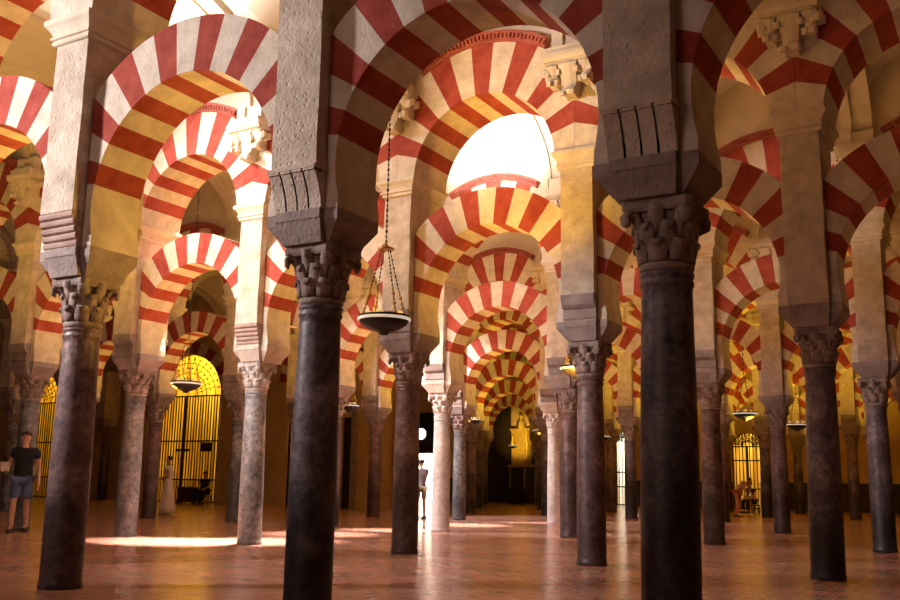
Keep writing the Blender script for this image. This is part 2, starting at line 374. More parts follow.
def upper_arch_mesh():
    b = MB(); y = UY; ro = lambda a: min(URO, (H2-.002)/max(1e-6, abs(math.cos(a))))
    t0 = math.radians(17); nv = 13; st = (PI-2*t0)/nv
    for i in range(nv): arch_section(b, (t0+st*i, t0+st*(i+1)), UC, UR, ro, y, 1 if i % 2 == 0 else 0, 4)
    tb = math.asin((ZM1+.05-UC)/UR)
    arch_section(b, (tb, t0), UC, UR, ro, y, 0, 3); arch_section(b, (PI-t0, PI-tb), UC, UR, ro, y, 0, 3)
    for sx in (1, -1):                     # level springer resting on the moulding
        xi = UR*math.cos(tb); xo = H2-.002; zi = UC+UR*math.sin(tb); zo = UC+xo*math.tan(tb); v = []
        for yy in (-y, y): v += [(H2+sx*xi, yy, ZM1+.003), (H2+sx*xo, yy, ZM1+.003), (H2+sx*xo, yy, zo), (H2+sx*xi, yy, zi)]
        b.add(v, [(0,1,2,3),(7,6,5,4),(0,3,7,4),(0,4,5,1)], 0)
    return b.mesh('upper_arch', [M['cream'], M['red']])
def cornice_mesh():
    b = MB(); a0 = math.acos((H2-.36)/(URO+.14))
    n = 28
    for (ra, rb, yy) in ((URO, URO+.035, UY+.03), (URO+.035, URO+.10, UY+.05), (URO+.10, URO+.14, UY+.10)):
        for i in range(n):
            p, q = a0+(PI-2*a0)*i/n, a0+(PI-2*a0)*(i+1)/n
            P = lambda r, a, y: (H2+r*math.cos(a), y, UC+r*math.sin(a))
            for s0 in (-1, 1):
                y0_, y1_ = s0*.404, s0*yy
                v = [P(ra,p,y0_),P(rb,p,y0_),P(rb,q,y0_),P(ra,q,y0_),P(ra,p,y1_),P(rb,p,y1_),P(rb,q,y1_),P(ra,q,y1_)]
                b.add(v, [(0,1,2,3),(7,6,5,4),(0,3,7,4),(1,5,6,2),(0,1,5,4),(3,2,6,7)])
    nd = 34
    for i in range(nd):
        a = a0+(PI-2*a0)*(i+.5)/nd; w = .55*(PI-2*a0)/nd/2
        for s in (-1, 1):
            P = lambda r, aa, y: (H2+r*math.cos(aa), s*y, UC+r*math.sin(aa))
            ra, rb, ya, yb = URO+.04, URO+.105, UY+.04, UY+.092
            v = [P(ra,a-w,ya),P(rb,a-w,ya),P(rb,a+w,ya),P(ra,a+w,ya),P(ra,a-w,yb),P(rb,a-w,yb),P(rb,a+w,yb),P(ra,a+w,yb)]
            b.add(v, [(4,5,6,7),(0,1,5,4),(1,2,6,5),(2,3,7,6),(3,0,4,7)])
    return b.mesh('cornice', [M['cornice']])
# spandrel wall above the upper arches, groin vault over the naves
ZS, VH = 7.15, 1.35
def vz2(dx): return ZS+VH*math.sqrt(max(0, 1-(dx/H2)**2))
def spandrel_into(b, xo):
    n = 24
    for i in range(n):
        xa, xb = -H2+S*i/n, -H2+S*(i+1)/n
        za, zb = (UC+math.sqrt(max(0, (URO+.004)**2-x*x)) for x in (xa, xb))
        ta, tb = 8.7, 8.7
        for y in (-.40, .40):
            b.add([(xo+H2+xa,y,za),(xo+H2+xb,y,zb),(xo+H2+xb,y,tb),(xo+H2+xa,y,ta)], [(0,1,2,3)])
def vault_mesh(y0, y1, t0, t1):
    b = MB(); a = (y1-y0)/2; yc = (y0+y1)/2; nx, ny = 14, 20
    z1 = lambda y: ZS+VH*math.sqrt(max(0, 1-((y-yc)/a)**2))
    for t in range(t0, t1):
        vs = []; fs = []
        for i in range(nx+1):
            for j in range(ny+1):
                x = -H2*math.cos(PI*i/nx); y = yc-a*math.cos(PI*j/ny)
                vs.append((gx(t)+H2+x, y, max(z1(y), vz2(x))))
        for i in range(nx):
            for j in range(ny):
                p = i*(ny+1)+j; fs.append((p, p+1, p+ny+2, p+ny+1))
        b.add(vs, fs, 0, False)
    for t in range(t0, t1+1):             # transverse ribs
        rings = []
        for j in range(ny+1):
            y = yc-a*math.cos(PI*j/ny); z = z1(y); x = gx(t)
            tz = .12; ty = .12*(1 if j < ny/2 else -1)*abs(math.cos(PI*j/ny))
            rings.append([(x-.24, y, z+.02), (x+.24, y, z+.02), (x+.24, y+ty, z-tz), (x+.09, y+ty, z-tz), (x+.09, y+ty*.6, z-tz*.6), (x-.09, y+ty*.6, z-tz*.6), (x-.09, y+ty, z-tz), (x-.24, y+ty, z-tz)])
        b.loft(rings, 1, False)
    return b.mesh('ceiling', [M['vault'], M['plaster_smooth']])

# ------------------------------------------------------------------ the setting
def grid_plane(x0, x1, y0, y1, z):
    b = MB(); b.add([(x0,y0,z),(x1,y0,z),(x1,y1,z),(x0,y1,z)], [(0,1,2,3)]); return b
XL, XR = gx(-15), gx(7)
YE = gy(7)                      # end wall
struct('floor', grid_plane(XL-1, XR+1, -12, YE+3.2, 0).mesh('floor', [M['floor']]))
def wall_mesh(x0, x1, y, th, ztop, openings, mats, dado=0, ring=None):
    """wall along x with arched openings (xc, half width, spring z, arch radius or 0)"""
    b = MB(); xs = {x0, x1}
    for (xc, hw, zs, R) in openings:
        n = 20
        for i in range(n+1): xs.add(round(xc-hw*math.cos(PI*i/n), 5))
    xs = sorted(xs)
    def bot(x, side):
        for (xc, hw, zs, R) in openings:
            if xc-hw-1e-6 < x < xc+hw+1e-6:
                inside = not ((abs(x-(xc-hw)) < 1e-4 and side < 0) or (abs(x-(xc+hw)) < 1e-4 and side > 0))
                if inside: return zs+(math.sqrt(max(0, hw*hw-(x-xc)**2))*R/hw if R else 0)
        return 0.0
    for xa, xb in zip(xs[:-1], xs[1:]):
        za, zb = bot(xa, 1), bot(xb, -1)
        for yy in (y, y+th):
            if za < .01 and zb < .01 and dado:
                b.add([(xa,yy,0),(xb,yy,0),(xb,yy,dado),(xa,yy,dado)], [(0,1,2,3)], 1); b.add([(xa,yy,dado),(xb,yy,dado),(xb,yy,ztop),(xa,yy,ztop)], [(0,1,2,3)], 0)
            else: b.add([(xa,yy,za),(xb,yy,zb),(xb,yy,ztop),(xa,yy,ztop)], [(0,1,2,3)], 0)
        b.add([(xa,y,za),(xb,y,zb),(xb,y+th,zb),(xa,y+th,za)], [(0,1,2,3)], 0)
    for (xc, hw, zs, R) in openings:
        for sx in (-1, 1): b.add([(xc+sx*hw,y,0),(xc+sx*hw,y+th,0),(xc+sx*hw,y+th,zs),(xc+sx*hw,y,zs)], [(0,1,2,3)], 0)
    return b.mesh('wall', mats)
YL = gy(4)
gates = [(gx(-11.2), 1.7, 4.3, 1.6), (gx(-7.82), 2.05, 4.35, 1.75), (gx(-5.45), 1.12, 4.7, 1.25)]
XLE = gx(-4.15)
door_x = gx(-4.86)
struct('wall_left_chapel', wall_mesh(XL, XLE, YL, .5, 8.9, gates+[(door_x, .26, 3.3, 0)], [M['wall'], M['dado']]))
ew = [(at_Y(424, 470, YE).x, .60, 2.55, 0), (at_Y(625, 470, YE).x, .5, 3.2, .5), (at_Y(748, 470, YE).x, .72, 2.9, .6)]
struct('wall_end', wall_mesh(XL, XR, YE, .45, 8.9, ew, [M['wall'], M['dado']], dado=1.25))
struct('wall_side_left', wall_mesh(-12, YE, 0, .4, 8.9, [], [M['wall']])).matrix_world = Matrix.Translation((XL, 0, 0)) @ Matrix.Rotation(PI/2, 4, 'Z')
struct('wall_side_right', wall_mesh(-12, YE, 0, .4, 8.9, [], [M['wall']])).matrix_world = Matrix.Translation((XR+.4, 0, 0)) @ Matrix.Rotation(PI/2, 4, 'Z')
# chapels glowing yellow behind the grilles: a plastered back wall with curtain-like ribs
b = MB()
XC = gx(-4.75)
b.add([(XL,YL+2.4,0),(XC,YL+2.4,0),(XC,YL+2.4,8.9),(XL,YL+2.4,8.9)], [(0,1,2,3)]); b.add([(XC,YL+.5,0),(XC,YL+2.4,0),(XC,YL+2.4,8.9),(XC,YL+.5,8.9)], [(0,1,2,3)])
struct('wall_chapel_back', b.mesh('wall', [M['glow']]))
for i, (xc, hw) in enumerate(((ew[0][0], 2.2), (ew[1][0], 1.2), (ew[2][0], 1.4))):
    b = MB(); b.add([(xc-hw,YE+3,0),(xc+hw,YE+3,0),(xc+hw,YE+3,5),(xc-hw,YE+3,5)], [(0,1,2,3)])
    for s in (-1, 1): b.add([(xc+s*hw,YE+.45,0),(xc+s*hw,YE+3,0),(xc+s*hw,YE+3,5),(xc+s*hw,YE+.45,5)], [(0,1,2,3)])
    b.add([(xc-hw,YE+.45,5),(xc+hw,YE+.45,5),(xc+hw,YE+3,5),(xc-hw,YE+3,5)], [(0,1,2,3)])
    struct('wall_outside_%s' % ('door', 'grille', 'gate')[i], b.mesh('wall', [M['white_wall'] if i < 2 else M['glow']]))
for k in range(-1, 7):
    struct('ceiling', vault_mesh(gy(k)+.38, gy(k+1)-.38, -14 if k > 0 else -3, 7 if k > 0 else 6))

# ------------------------------------------------------------------ arcades
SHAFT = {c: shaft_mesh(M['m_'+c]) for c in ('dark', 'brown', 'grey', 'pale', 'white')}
CAP = {'stone': capital_mesh(M['capital']), 'pale': capital_mesh(M['capital_pale'])}
IMP = impost_mesh(M['stone']); IMPP = impost_mesh(M['plaster'])
CORB = {(k, s): corbel_mesh(k, M[m], s) for k, m in (('grooved', 'plaster'), ('rolls', 'rollstone'), ('lobes', 'stone'), ('plain', 'plaster')) for s in (-1, 1)}
PIER = [pier_mesh(M['plaster']) for _ in range(3)]
MOULD = moulding_mesh(M['moulding']); BRACK = bracket_mesh(M['moulding']); PILA = pilaster_mesh(M['plaster_smooth'])
LARCH, UARCH, CORN = lower_arch_mesh(), upper_arch_mesh(), cornice_mesh()
ORD = ['first', 'second', 'third', 'fourth', 'fifth', 'sixth', 'seventh', 'eighth', 'ninth', 'tenth']
ROWS = {0: (-1, 3), 1: (-4, 3), 2: (-6, 3), 3: (-4, 2), 4: (-3, 2), 5: (-4, 2), 6: (-5, 2)}
LOOK = {  # (row, t): marble, corbel, capital, label
 (0,-1): ('brown','rolls','stone','column just outside the frame beyond the scuffed column at the left edge'),
 (0,0): ('brown','rolls','stone','large scuffed purplish brown column nearest the left edge of the nearest arcade'),
 (0,1): ('dark','grooved','stone','large near-black column left of centre, its foot cut off by the frame'),
 (0,2): ('dark','grooved','stone','thickest and nearest column, dark grey above and black below, right of centre'),
 (0,3): ('dark','grooved','stone','column of the nearest arcade standing outside the frame on the right'),
 (1,0): ('brown','lobes','stone','brown column behind the big hanging lamp, beside the bright doorway'),
 (1,1): ('brown','lobes','stone','dark brown column just left of the thickest column, bracket high above it'),
 (1,2): ('dark','plain','stone','big dark column near the right edge with a pale bracket high above it'),
 (1,-1): ('pale','rolls','pale','pale speckled grey column left of the near-black column, sunlit floor at its foot'),
 (1,-2): ('grey','lobes','stone','grey column just right of the scuffed brown column on the left'),
 (1,-3): ('grey','lobes','stone','slim grey column behind the man in blue shorts'),
 (2,-1): ('white','lobes','pale','bright white column beside the dazzling doorway'),
 (2,0): ('brown','lobes','stone','dark column half hidden behind the brown column left of the thickest one'),
 (2,1): ('brown','lobes','stone','mottled brown column just right of the thickest column, lit on its left'),
 (2,2): ('dark','plain','stone','dark column at the right edge of the picture'),
 (3,-1): ('white','lobes','pale','slender white column at the right side of the central corridor'),
 (3,-2): ('grey','lobes','stone','grey column standing just behind the bright white column'),
 (3,1): ('brown','plain','stone','slim brown column left of the big dark right-hand column'),
}
V0 = {0: 0, 1: -3, 2: -6, 3: -4, 4: -3, 5: -4, 6: -5}      # first column of each arcade inside the frame
V1 = {0: 2, 1: 2, 2: 2, 3: 1, 4: 1, 5: 1, 6: 1}
ARC = ['nearest arcade', 'second arcade back', 'third arcade back', 'fourth arcade back', 'fifth arcade back', 'sixth arcade back', 'seventh arcade back']
def span_label(k, t, what, feet):
    a, b_ = t-V0[k], t+1-V0[k]
    if t < V0[k]: return '%s running out of frame left of first %s, %s' % (what, feet[:-1], ARC[k])
    if t+1 > V1[k]: return '%s running out of frame right of last %s, %s' % (what, feet[:-1], ARC[k])
    return '%s between %s and %s %s from left, %s' % (what, ORD[a], ORD[b_], feet, ARC[k])
def spot_label(k, t, what):
    if t < V0[k]: return '%s just outside the left frame edge, %s' % (what, ARC[k])
    if t > V1[k]: return '%s just outside the right frame edge, %s' % (what, ARC[k])
    return '%s, %s from the left in the %s' % (what, ORD[t-V0[k]], ARC[k])
def default_look(k, t):
    mats = ['brown', 'dark', 'grey'] if k < 4 else ['dark', 'brown', 'dark']
    return mats[(t*2+k) % 3], 'lobes', 'stone', None
OFF = {(0, 2): (.015, .010), (1, -1): (-.05, -.01), (1, 2): (0, .012), (2, 0): (.06, 0), (2, 2): (-.05, 0), (0, 1): (0, .006)}
for k, (ta, tb) in ROWS.items():
    for t in range(ta, tb+1):
        mar, cor, cap, lab = LOOK.get((k, t)) or default_look(k, t)
        n = ORD[t-ta]; loc = (gx(t), gy(k), 0)
        mw = {'dark': 'dark', 'brown': 'brown', 'grey': 'grey', 'pale': 'pale grey', 'white': 'white'}[mar]
        lab = lab or spot_label(k, t, mw+' marble column')
        c = empty('marble_column', loc, lab, 'column', 'marble columns of the %s arcade' % ORD[k])
        ox, tilt = OFF.get((k, t), (0, 0)); c.location.x += ox; c.rotation_euler = (0, tilt, 0)
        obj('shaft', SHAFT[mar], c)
        cp = obj('capital', CAP[cap], c, (0, 0, SH))
        p = empty('arcade_pier', (gx(t), gy(k), ZC), spot_label(k, t, 'plastered pier on a column'), 'pier', 'piers of the %s arcade' % ORD[k])
        z = (0, 0, -ZC)
        obj('impost', IMPP if (k, t) in ((1, -1), (2, -1), (3, -1)) else IMP, p, z)
        obj('corbel', CORB[(cor, -1)], p, z); obj('corbel', CORB[(cor, 1)], p, z)
        obj('pier_body', PIER[(t+k) % 3], p, z); obj('moulding', MOULD, p, z)
        obj('bracket', BRACK, p, z); obj('pilaster', PILA, p, z)
        if t < tb:
            a = obj('striped_lower_arch', LARCH, None, (gx(t), gy(k), 0))
            tag(a, span_label(k, t, 'red-cream lower arch', 'columns'), 'arch', 'lower arches of the %s arcade' % ORD[k])
            a = obj('striped_upper_arch', UARCH, None, (gx(t), gy(k), 0))
            tag(a, span_label(k, t, 'red-cream upper arch', 'piers'), 'arch', 'upper arches of the %s arcade' % ORD[k])
            obj('cornice', CORN, a)
    b = MB()
    for t in range(ta, tb): spandrel_into(b, gx(t))
    struct('wall_arcade_%s' % ORD[k], b.mesh('wall', [M['plaster_smooth']]), (0, gy(k), 0))

xw = at_Y(103, 480, YL-.6).x
c = empty('marble_column', (xw, YL-.6, 0), 'dark column against the wall just left of the arched iron gate', 'column')
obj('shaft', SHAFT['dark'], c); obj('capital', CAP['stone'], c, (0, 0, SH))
p = empty('arcade_pier', (xw, YL-.6, ZC), 'plain pier against the wall above the dark column beside the arched gate', 'pier')
obj('impost', IMP, p, (0, 0, -ZC)); obj('pier_body', PIER[0], p, (0, 0, -ZC)); obj('corbel', CORB[('lobes', -1)], p, (0, 0, -ZC)); obj('moulding', MOULD, p, (0, 0, -ZC))
# ------------------------------------------------------------------ iron gates, doors and fittings
def gate_thing(xc, hw, zs, R, y, label, name='iron_gate', tier=2.45, step=.15):
    g = empty(name, (xc, y, 0), label, 'gate', 'iron gates')
    zt = lambda x: zs+(math.sqrt(max(0, hw*hw-x*x))*R/hw if R else 0)
    b = MB(); n = int(2*hw/step)
    for i in range(1, n):
        x = -hw+2*hw*i/n; top = zs if R > .9 else zt(x)-.02
        b.box(x-.018, x+.018, -.018, .018, 0, top)
    for i in range(0, n):
        x = -hw+2*hw*(i+.5)/n; b.box(x-.007, x+.007, -.007, .007, 0, .9)
    obj('bars', b.mesh('bars', [M['iron']]), g)
    b = MB()
    for z in (.03, .9, tier, zs-.06): b.box(-hw, hw, -.03, .03, z, z+.06)
    for x in (-hw+.02, -.02, hw-.02): b.box(x-.03, x+.03, -.035, .035, 0, zs)
    obj('gate_frame', b.mesh('gate_frame', [M['iron']]), g)
    if R:
        b = MB()
        for q in (.3, .55, .78, .98):
            pts = [(hw*q*math.cos(PI*i/20), 0, zs+R*q*math.sin(PI*i/20)) for i in range(21)]
            b.tube(pts, .018, 6)
        for i in range(1, 16):
            a = PI*i/16
            b.tube([(hw*.3*math.cos(a), 0, zs+R*.3*math.sin(a)), (hw*.62*math.cos(a+.07), 0, zs+R*.62*math.sin(a+.07)), (hw*.98*math.cos(a), 0, zs+R*.98*math.sin(a))], .013, 5)
            for q in (.42, .66, .88):
                b.ball((hw*q*math.cos(a), 0, zs+R*q*math.sin(a)), .04, 6)
        obj('fan_grille', b.mesh('fan_grille', [M['iron']]), g)
    return g
for (xc, hw, zs, R), lab in zip(gates, ('tall iron gate against yellow light behind the man in blue shorts', 'tall arched iron gate with yellow light behind the pale-clothed visitor', 'iron gate glimpsed left of the near-black column')):
    gg = gate_thing(xc, hw, zs, R, YL+.12, lab)
    if 'pale-clothed' in lab: mid_gate = gg
gate_thing(*ew[1], YE+.1, 'narrow iron grille before white daylight, left of the thickest column', 'iron_grille', 1.6)
gate_thing(*ew[2], YE+.1, 'far iron gate with yellow light behind the stooping visitor', 'iron_gate', 2.2)
b = MB(); b.box(-.26, .26, 0, .06, 0, 3.3); b.box(-.2, .2, -.02, 0, .2, 1.4); b.box(-.2, .2, -.02, 0, 1.6, 3.1)
struct('door_1', b.mesh('door', [M['wood']]), (door_x, YL+.2, 0))
b = MB()
for s in (-1, 1): b.box(s*.38-.1, s*.38+.1, -.08, .02, 0, 3.5)
b.box(-.55, .55, -.1, .02, 3.5, 3.75)
struct('trim_1', b.mesh('trim', [M['stone']]), (door_x, YL-.02, 0))
# brick arch rings round the gates, standing slightly proud of the wall
def ring_mesh(hw, R, zs, w):
    b = MB(); n = 15
    for i in range(n):
        for j in range(2):
            p, q = PI*(i+j/2)/n, PI*(i+(j+1)/2)/n
            P = lambda e, a, y: ((hw+e)*math.cos(a), y, zs+(R+e)*math.sin(a))
            v = [P(.0,p,-.05),P(w,p,-.05),P(w,q,-.05),P(.0,q,-.05),P(.0,p,0),P(w,p,0),P(w,q,0),P(.0,q,0)]
            b.add(v, [(0,1,2,3),(0,3,7,4),(1,5,6,2)], i % 2)
    return b.mesh('trim', [M['red'], M['cream']])
for i, (xc, hw, zs, R) in enumerate(gates):
    struct('trim_%d' % (i+2), ring_mesh(hw, R, zs, .5), (xc, YL-.002, 0))
# round window above the bright doorway
dx, dz = ew[0][0], at_Y(421.5, 434, YE).z
b = MB(); xw = at_Y(421.5, 434, YE).x
b.lathe([(.30, 0), (.30, .02)], 28, 0); me = b.mesh('window', [plain('bright_glass', (1, 1, .98), .3, 0, 6)])
wo = struct('window_1', me); wo.matrix_world = Matrix.Translation((xw, YE-.03, dz)) @ Matrix.Rotation(PI/2, 4, 'X')
b = MB(); b.box(dx-.85, dx-.62, YE-.12, YE-.005, 0, 4.6); b.box(dx+.62, dx+.85, YE-.12, YE-.005, 0, 4.6); b.box(dx-.62, dx+.62, YE-.025, YE-.005, 2.6, 4.6); b.box(dx-.85, dx+.85, YE-.14, YE-.005, 4.6, 4.8)
struct('trim_5', b.mesh('trim', [M['wood']]))
# notice board on the gate, chest and cross-topped stand
p = at_Y(206, 447, YL-.05)
b = MB(); b.box(-.28, .28, -.02, .02, -.15, .15); b.box(-.3, .3, -.03, .0, .15, .18); b.box(-.3, .3, -.03, .0, -.18, -.15)
o = obj('notice_board', b.mesh('notice_board', [M['wood']]), mid_gate, p-mid_gate.location)
p = at_Y(189, 503, YL-.6); p.z = 0
ch = empty('chest', p, 'dark wooden chest on the floor before the arched iron gate', 'chest')
b = MB(); b.box(-.42, .42, -.24, .24, .06, .58)
for sx in (-1, 1):
    for sy in (-1, 1): b.box(sx*.40-.03, sx*.40+.03, sy*.22-.03, sy*.22+.03, 0, .58)
obj('body', b.mesh('body', [M['wood']]), ch); b = MB(); b.loft([rect(.45, .27, .58), rect(.45, .27, .62), rect(.40, .22, .66)]); obj('lid', b.mesh('lid', [M['wood']]), ch)
p = at_Y(179, 500, YL-.25); p.z = 0
st = empty('processional_cross', p, 'dark standing cross on a pole in front of the arched iron gate', 'cross')
b = MB(); b.lathe([(.2, 0), (.2, .03), (.05, .08), (.03, .14)], 14); obj('base', b.mesh('base', [M['iron']]), st)
b = MB(); b.lathe([(.028, .14), (.028, 1.75)], 10); obj('pole', b.mesh('pole', [M['iron']]), st)
b = MB(); b.box(-.03, .03, -.03, .03, 1.7, 2.45); b.box(-.36, .36, -.03, .03, 2.05, 2.15); b.ball((0, 0, 1.72), .08); obj('cross_head', b.mesh('cross_head', [M['iron']]), st)
# gilded altarpiece at the end of the central corridor, dark stalls in front
p = at_Y(521, 500, YE-.35); p.z = 0
p.z = -.72
al = empty('altarpiece', p, 'yellow gilded altarpiece topped by a small statue, ending the central corridor', 'altarpiece')
b = MB(); b.box(-.55, .55, -.25, .3, .72, 2.55); b.box(-.62, .62, -.32, .3, 2.55, 2.68); obj('base', b.mesh('base', [M['wall']]), al)
b = MB(); b.loft([rect(.50, .18, 2.68), rect(.50, .18, 4.35), rect(.46, .17, 4.45)]); b.box(-.56, .56, -.24, .2, 4.45, 4.55)
for sx in (-1, 1): b.lathe([(.06, 2.7), (.05, 3.4), (.055, 4.3), (.08, 4.45)], 10, 0, (sx*.42, -.22))
obj('panel', b.mesh('panel', [M['gold']]), al)
b = MB(); b.lathe([(.24, 4.55), (.22, 4.65), (.2, 4.8), (.13, 4.98), (.07, 5.04), (.1, 5.1), (.115, 5.18), (.09, 5.27), (.01, 5.31)], 14); obj('statue', b.mesh('statue', [M['gold']]), al)
for i, (px, lab) in enumerate(((515.5, 'dark wooden stall below the yellow altarpiece, left one'), (530.5, 'dark wooden stall below the yellow altarpiece, right one'))):
    p = at_Y(px, 500, YE-1.0); p.z = 0
    s_ = empty('choir_stall', p, lab, 'stall', 'stalls below the altarpiece')
    b = MB(); b.box(-.33, .33, .1, .2, 0, 1.75); b.box(-.35, .35, .06, .22, 1.75, 1.82); obj('backrest', b.mesh('backrest', [M['wood']]), s_)
    b = MB(); b.box(-.33, .33, -.25, .1, .4, .47); obj('seat', b.mesh('seat', [M['wood']]), s_)
    for sx in (-1, 1):
        b = MB(); b.box(sx*.33-.03, sx*.33+.03, -.27, .2, 0, .72); obj('side_panel', b.mesh('side_panel', [M['wood']]), s_)
xa, xb = at_Y(478, 470, YE).x, at_Y(511, 470, YE).x
b = MB(); b.box(xa, xb, YE-.12, YE-.005, 0, 5.0); n = 5
for i in range(n):
    x0_, x1_ = xa+(xb-xa)*i/n+.06, xa+(xb-xa)*(i+1)/n-.06
    b.box(x0_, x1_, YE-.15, YE-.12, .3, 2.2); b.box(x0_, x1_, YE-.15, YE-.12, 2.4, 4.7)
struct('trim_6', b.mesh('trim', [M['wood']]))
xa, xb = at_Y(531, 470, YE).x, at_Y(552, 470, YE).x
b = MB(); b.box(xa, xb, YE-.12, YE-.005, 0, 3.0); struct('trim_7', b.mesh('trim', [M['wood']]))

# ------------------------------------------------------------------ hanging lamps
def chain_mesh(p, q, r=.011, link=.05, mi=0):
    b = MB(); p, q = Vector(p), Vector(q); d = q-p; l = d.length; d.normalize(); n = max(2, int(l/link))
    a = Vector((0, 0, 1)) if abs(d.z) < .9 else Vector((1, 0, 0)); u = d.cross(a).normalized(); w_ = d.cross(u)
    for i in range(n):
        c = p+d*l*(i+.5)/n; h = l/n*.62; (uu, ww) = (u, w_) if i % 2 else (w_, u)
        v = [c-d*h, c+uu*r*1.5, c+ww*r*.6, c-uu*r*1.5, c-ww*r*.6, c+d*h]
        b.add(v, [(0,1,2),(0,2,3),(0,3,4),(0,4,1),(5,2,1),(5,3,2),(5,4,3),(5,1,4)], mi)
    return b
ch_mats = [M['bronze']]
LR = .28
b = MB(); b.lathe([(.02, -.17), (.05, -.165), (.06, -.14), (.16, -.11), (.25, -.055), (LR, -.01), (LR, .0), (LR-.02, 0), (.22, -.04), (.1, -.08), (.001, -.09)], 32, cap=False); DISH = b.mesh('dish', [M['bronze']])
b = MB(); b.lathe([(LR-.005, -.012), (LR+.014, -.008), (LR+.016, .018), (LR-.004, .02)], 32, cap=False); b.lathe([(LR+.004, .018), (LR+.006, .045), (LR-.02, .045), (LR-.02, .018)], 32, 1, cap=False); RIM = b.mesh('rim', [M['rim'], M['bronze']])
ZP = .80
CH = []; ORN = []
for j in range(4):
    a = PI/4+j*PI/2+.3
    e = (math.cos(a)*(LR-.02), math.sin(a)*(LR-.02), .04); tp = (math.cos(a)*.05, math.sin(a)*.05, ZP)
    CH.append(chain_mesh(e, tp, .009, .045).mesh('chain', ch_mats))
    bb = MB(); E_, T_ = Vector(e), Vector(tp)
    for q, r in ((.02, .026), (.09, .018), (.16, .024), (.23, .016), (.3, .022), (.38, .014)):
        c = E_+(T_-E_)*q; bb.ball(c, r, 8)
    bb.tube([E_, E_+(T_-E_)*.4], .009, 6)
    ORN.append(bb.mesh('chain_ornament', [M['brass']]))
b = MB(); b.lathe([(.09, ZP-.005), (.1, ZP+.01), (.06, ZP+.025), (.02, ZP+.05), (.012, ZP+.09)], 16); PLATE = b.mesh('hanger_plate', [M['brass']])
CUP = []
b = MB()
for j in range(4):
    a = j*PI/2+.3; c = (math.cos(a)*.17, math.sin(a)*.17)
    b.lathe([(.02, -.04), (.04, 0), (.045, .07), (.03, .10)], 10, 0, c)
CUPS = b.mesh('oil_glasses', [plain('lamp_glass', (.9, .6, .2), .2, 0, 0.6)])
LAMPS = [(384, 320, 1.0, 'big dark dish lamp hanging on a long chain in front of brown column'),
         (186, 384, 1.0, 'dish lamp hanging in front of the arched iron gate'),
         (745, 414, 1.0, 'dish lamp with bright rim above the stooping visitor'),
         (797, 425, 1.0, 'dish lamp hanging left of the big dark right-hand column'),
         (348, 406, .9, 'dish lamp right of the near-black column, below a striped arch'),
         (475, 420, .7, 'small lamp beside the grey column left of the central corridor'),
         (513, 446, .72, 'small lamp hanging low before the yellow altarpiece'),
         (538, 431, .7, 'small lamp at the right side of the central corridor'),
         (578, 369, .95, 'lamp half hidden behind the brown column left of the thickest one'),
         (605, 437, .7, 'tiny lamp peeping out right of the brown column left of the thickest one')]
lamp_pos = []
for (px, py, s_, lab) in LAMPS:
    best = None
    for dz_ in range(0, 60):
        for sg in (1, -1):
            q = at_z(px, py, 2.75+sg*dz_*.012); o_ = ((q.y-Y0)/D) % 1
            if best is None and abs(o_-.5)*D < 1.75: best = q
    p = best or at_z(px, py, 2.75)
    g = empty('hanging_lamp', p, lab, 'lamp', 'hanging dish lamps'); g.scale = (s_, s_, s_)
    obj('dish', DISH, g); obj('rim', RIM, g); obj('oil_glasses', CUPS, g); obj('hanger_plate', PLATE, g)
    for j in range(4):
        c = obj('chain', CH[j], g); obj('chain_ornament', ORN[j], c)
    nv = (p.y-Y0)/D; fr = (nv-math.floor(nv)-.5)*D/2.49; bay = (p.x-X0)/S; fx = (bay-math.floor(bay)-.5)*2
    zc = max(ZS+VH*math.sqrt(max(0, 1-fr*fr)), ZS+VH*math.sqrt(max(0, 1-fx*fx)))
    if px in (384,): pass
    obj('suspension_chain', chain_mesh((0, 0, ZP+.06), (0, 0, (zc-p.z)/s_), .013, .06).mesh('chain', ch_mats), g)

# ------------------------------------------------------------------ people
def skin_bake(name, P, E_, mat, root=0, sub=1):
    """P: name -> (pos, radius or (rx, ry)); E_: list of edges"""
    ks = list(P); ix = {k: i for i, k in enumerate(ks)}
    me = bpy.data.meshes.new(name); me.from_pydata([P[k][0] for k in ks], [(ix[a], ix[c]) for a, c in E_], [])
    o = bpy.data.objects.new(name, me); C.objects.link(o)
    md = o.modifiers.new('skin', 'SKIN'); md.use_smooth_shade = True; md.branch_smoothing = .3
    sv = me.skin_vertices[0].data
    for k in ks:
        r = P[k][1]; sv[ix[k]].radius = r if isinstance(r, tuple) else (r, r); sv[ix[k]].use_root = False
    sv[root].use_root = True
    sb = o.modifiers.new('sub', 'SUBSURF'); sb.levels = sub; sb.render_levels = sub
    dg = bpy.context.evaluated_depsgraph_get(); dg.update()
    me2 = bpy.data.meshes.new_from_object(o.evaluated_get(dg)); bpy.data.objects.remove(o)
    me2.materials.clear(); me2.materials.append(mat); me2.name = name
    for q in me2.polygons: q.use_smooth = True
    return me2
SKIN = mottled('skin', (.50, .27, .18), (.60, .34, .24), 6, .55, .05, 30)
HAIR = plain('dark_hair', (.03, .018, .012), .5)
def cloth(n, c): return mottled(n, tuple(x*.8 for x in c), c, 7, .9, .4, 14)
def lerp(a, b_, q): return tuple(x+(y-x)*q for x, y in zip(a, b_))
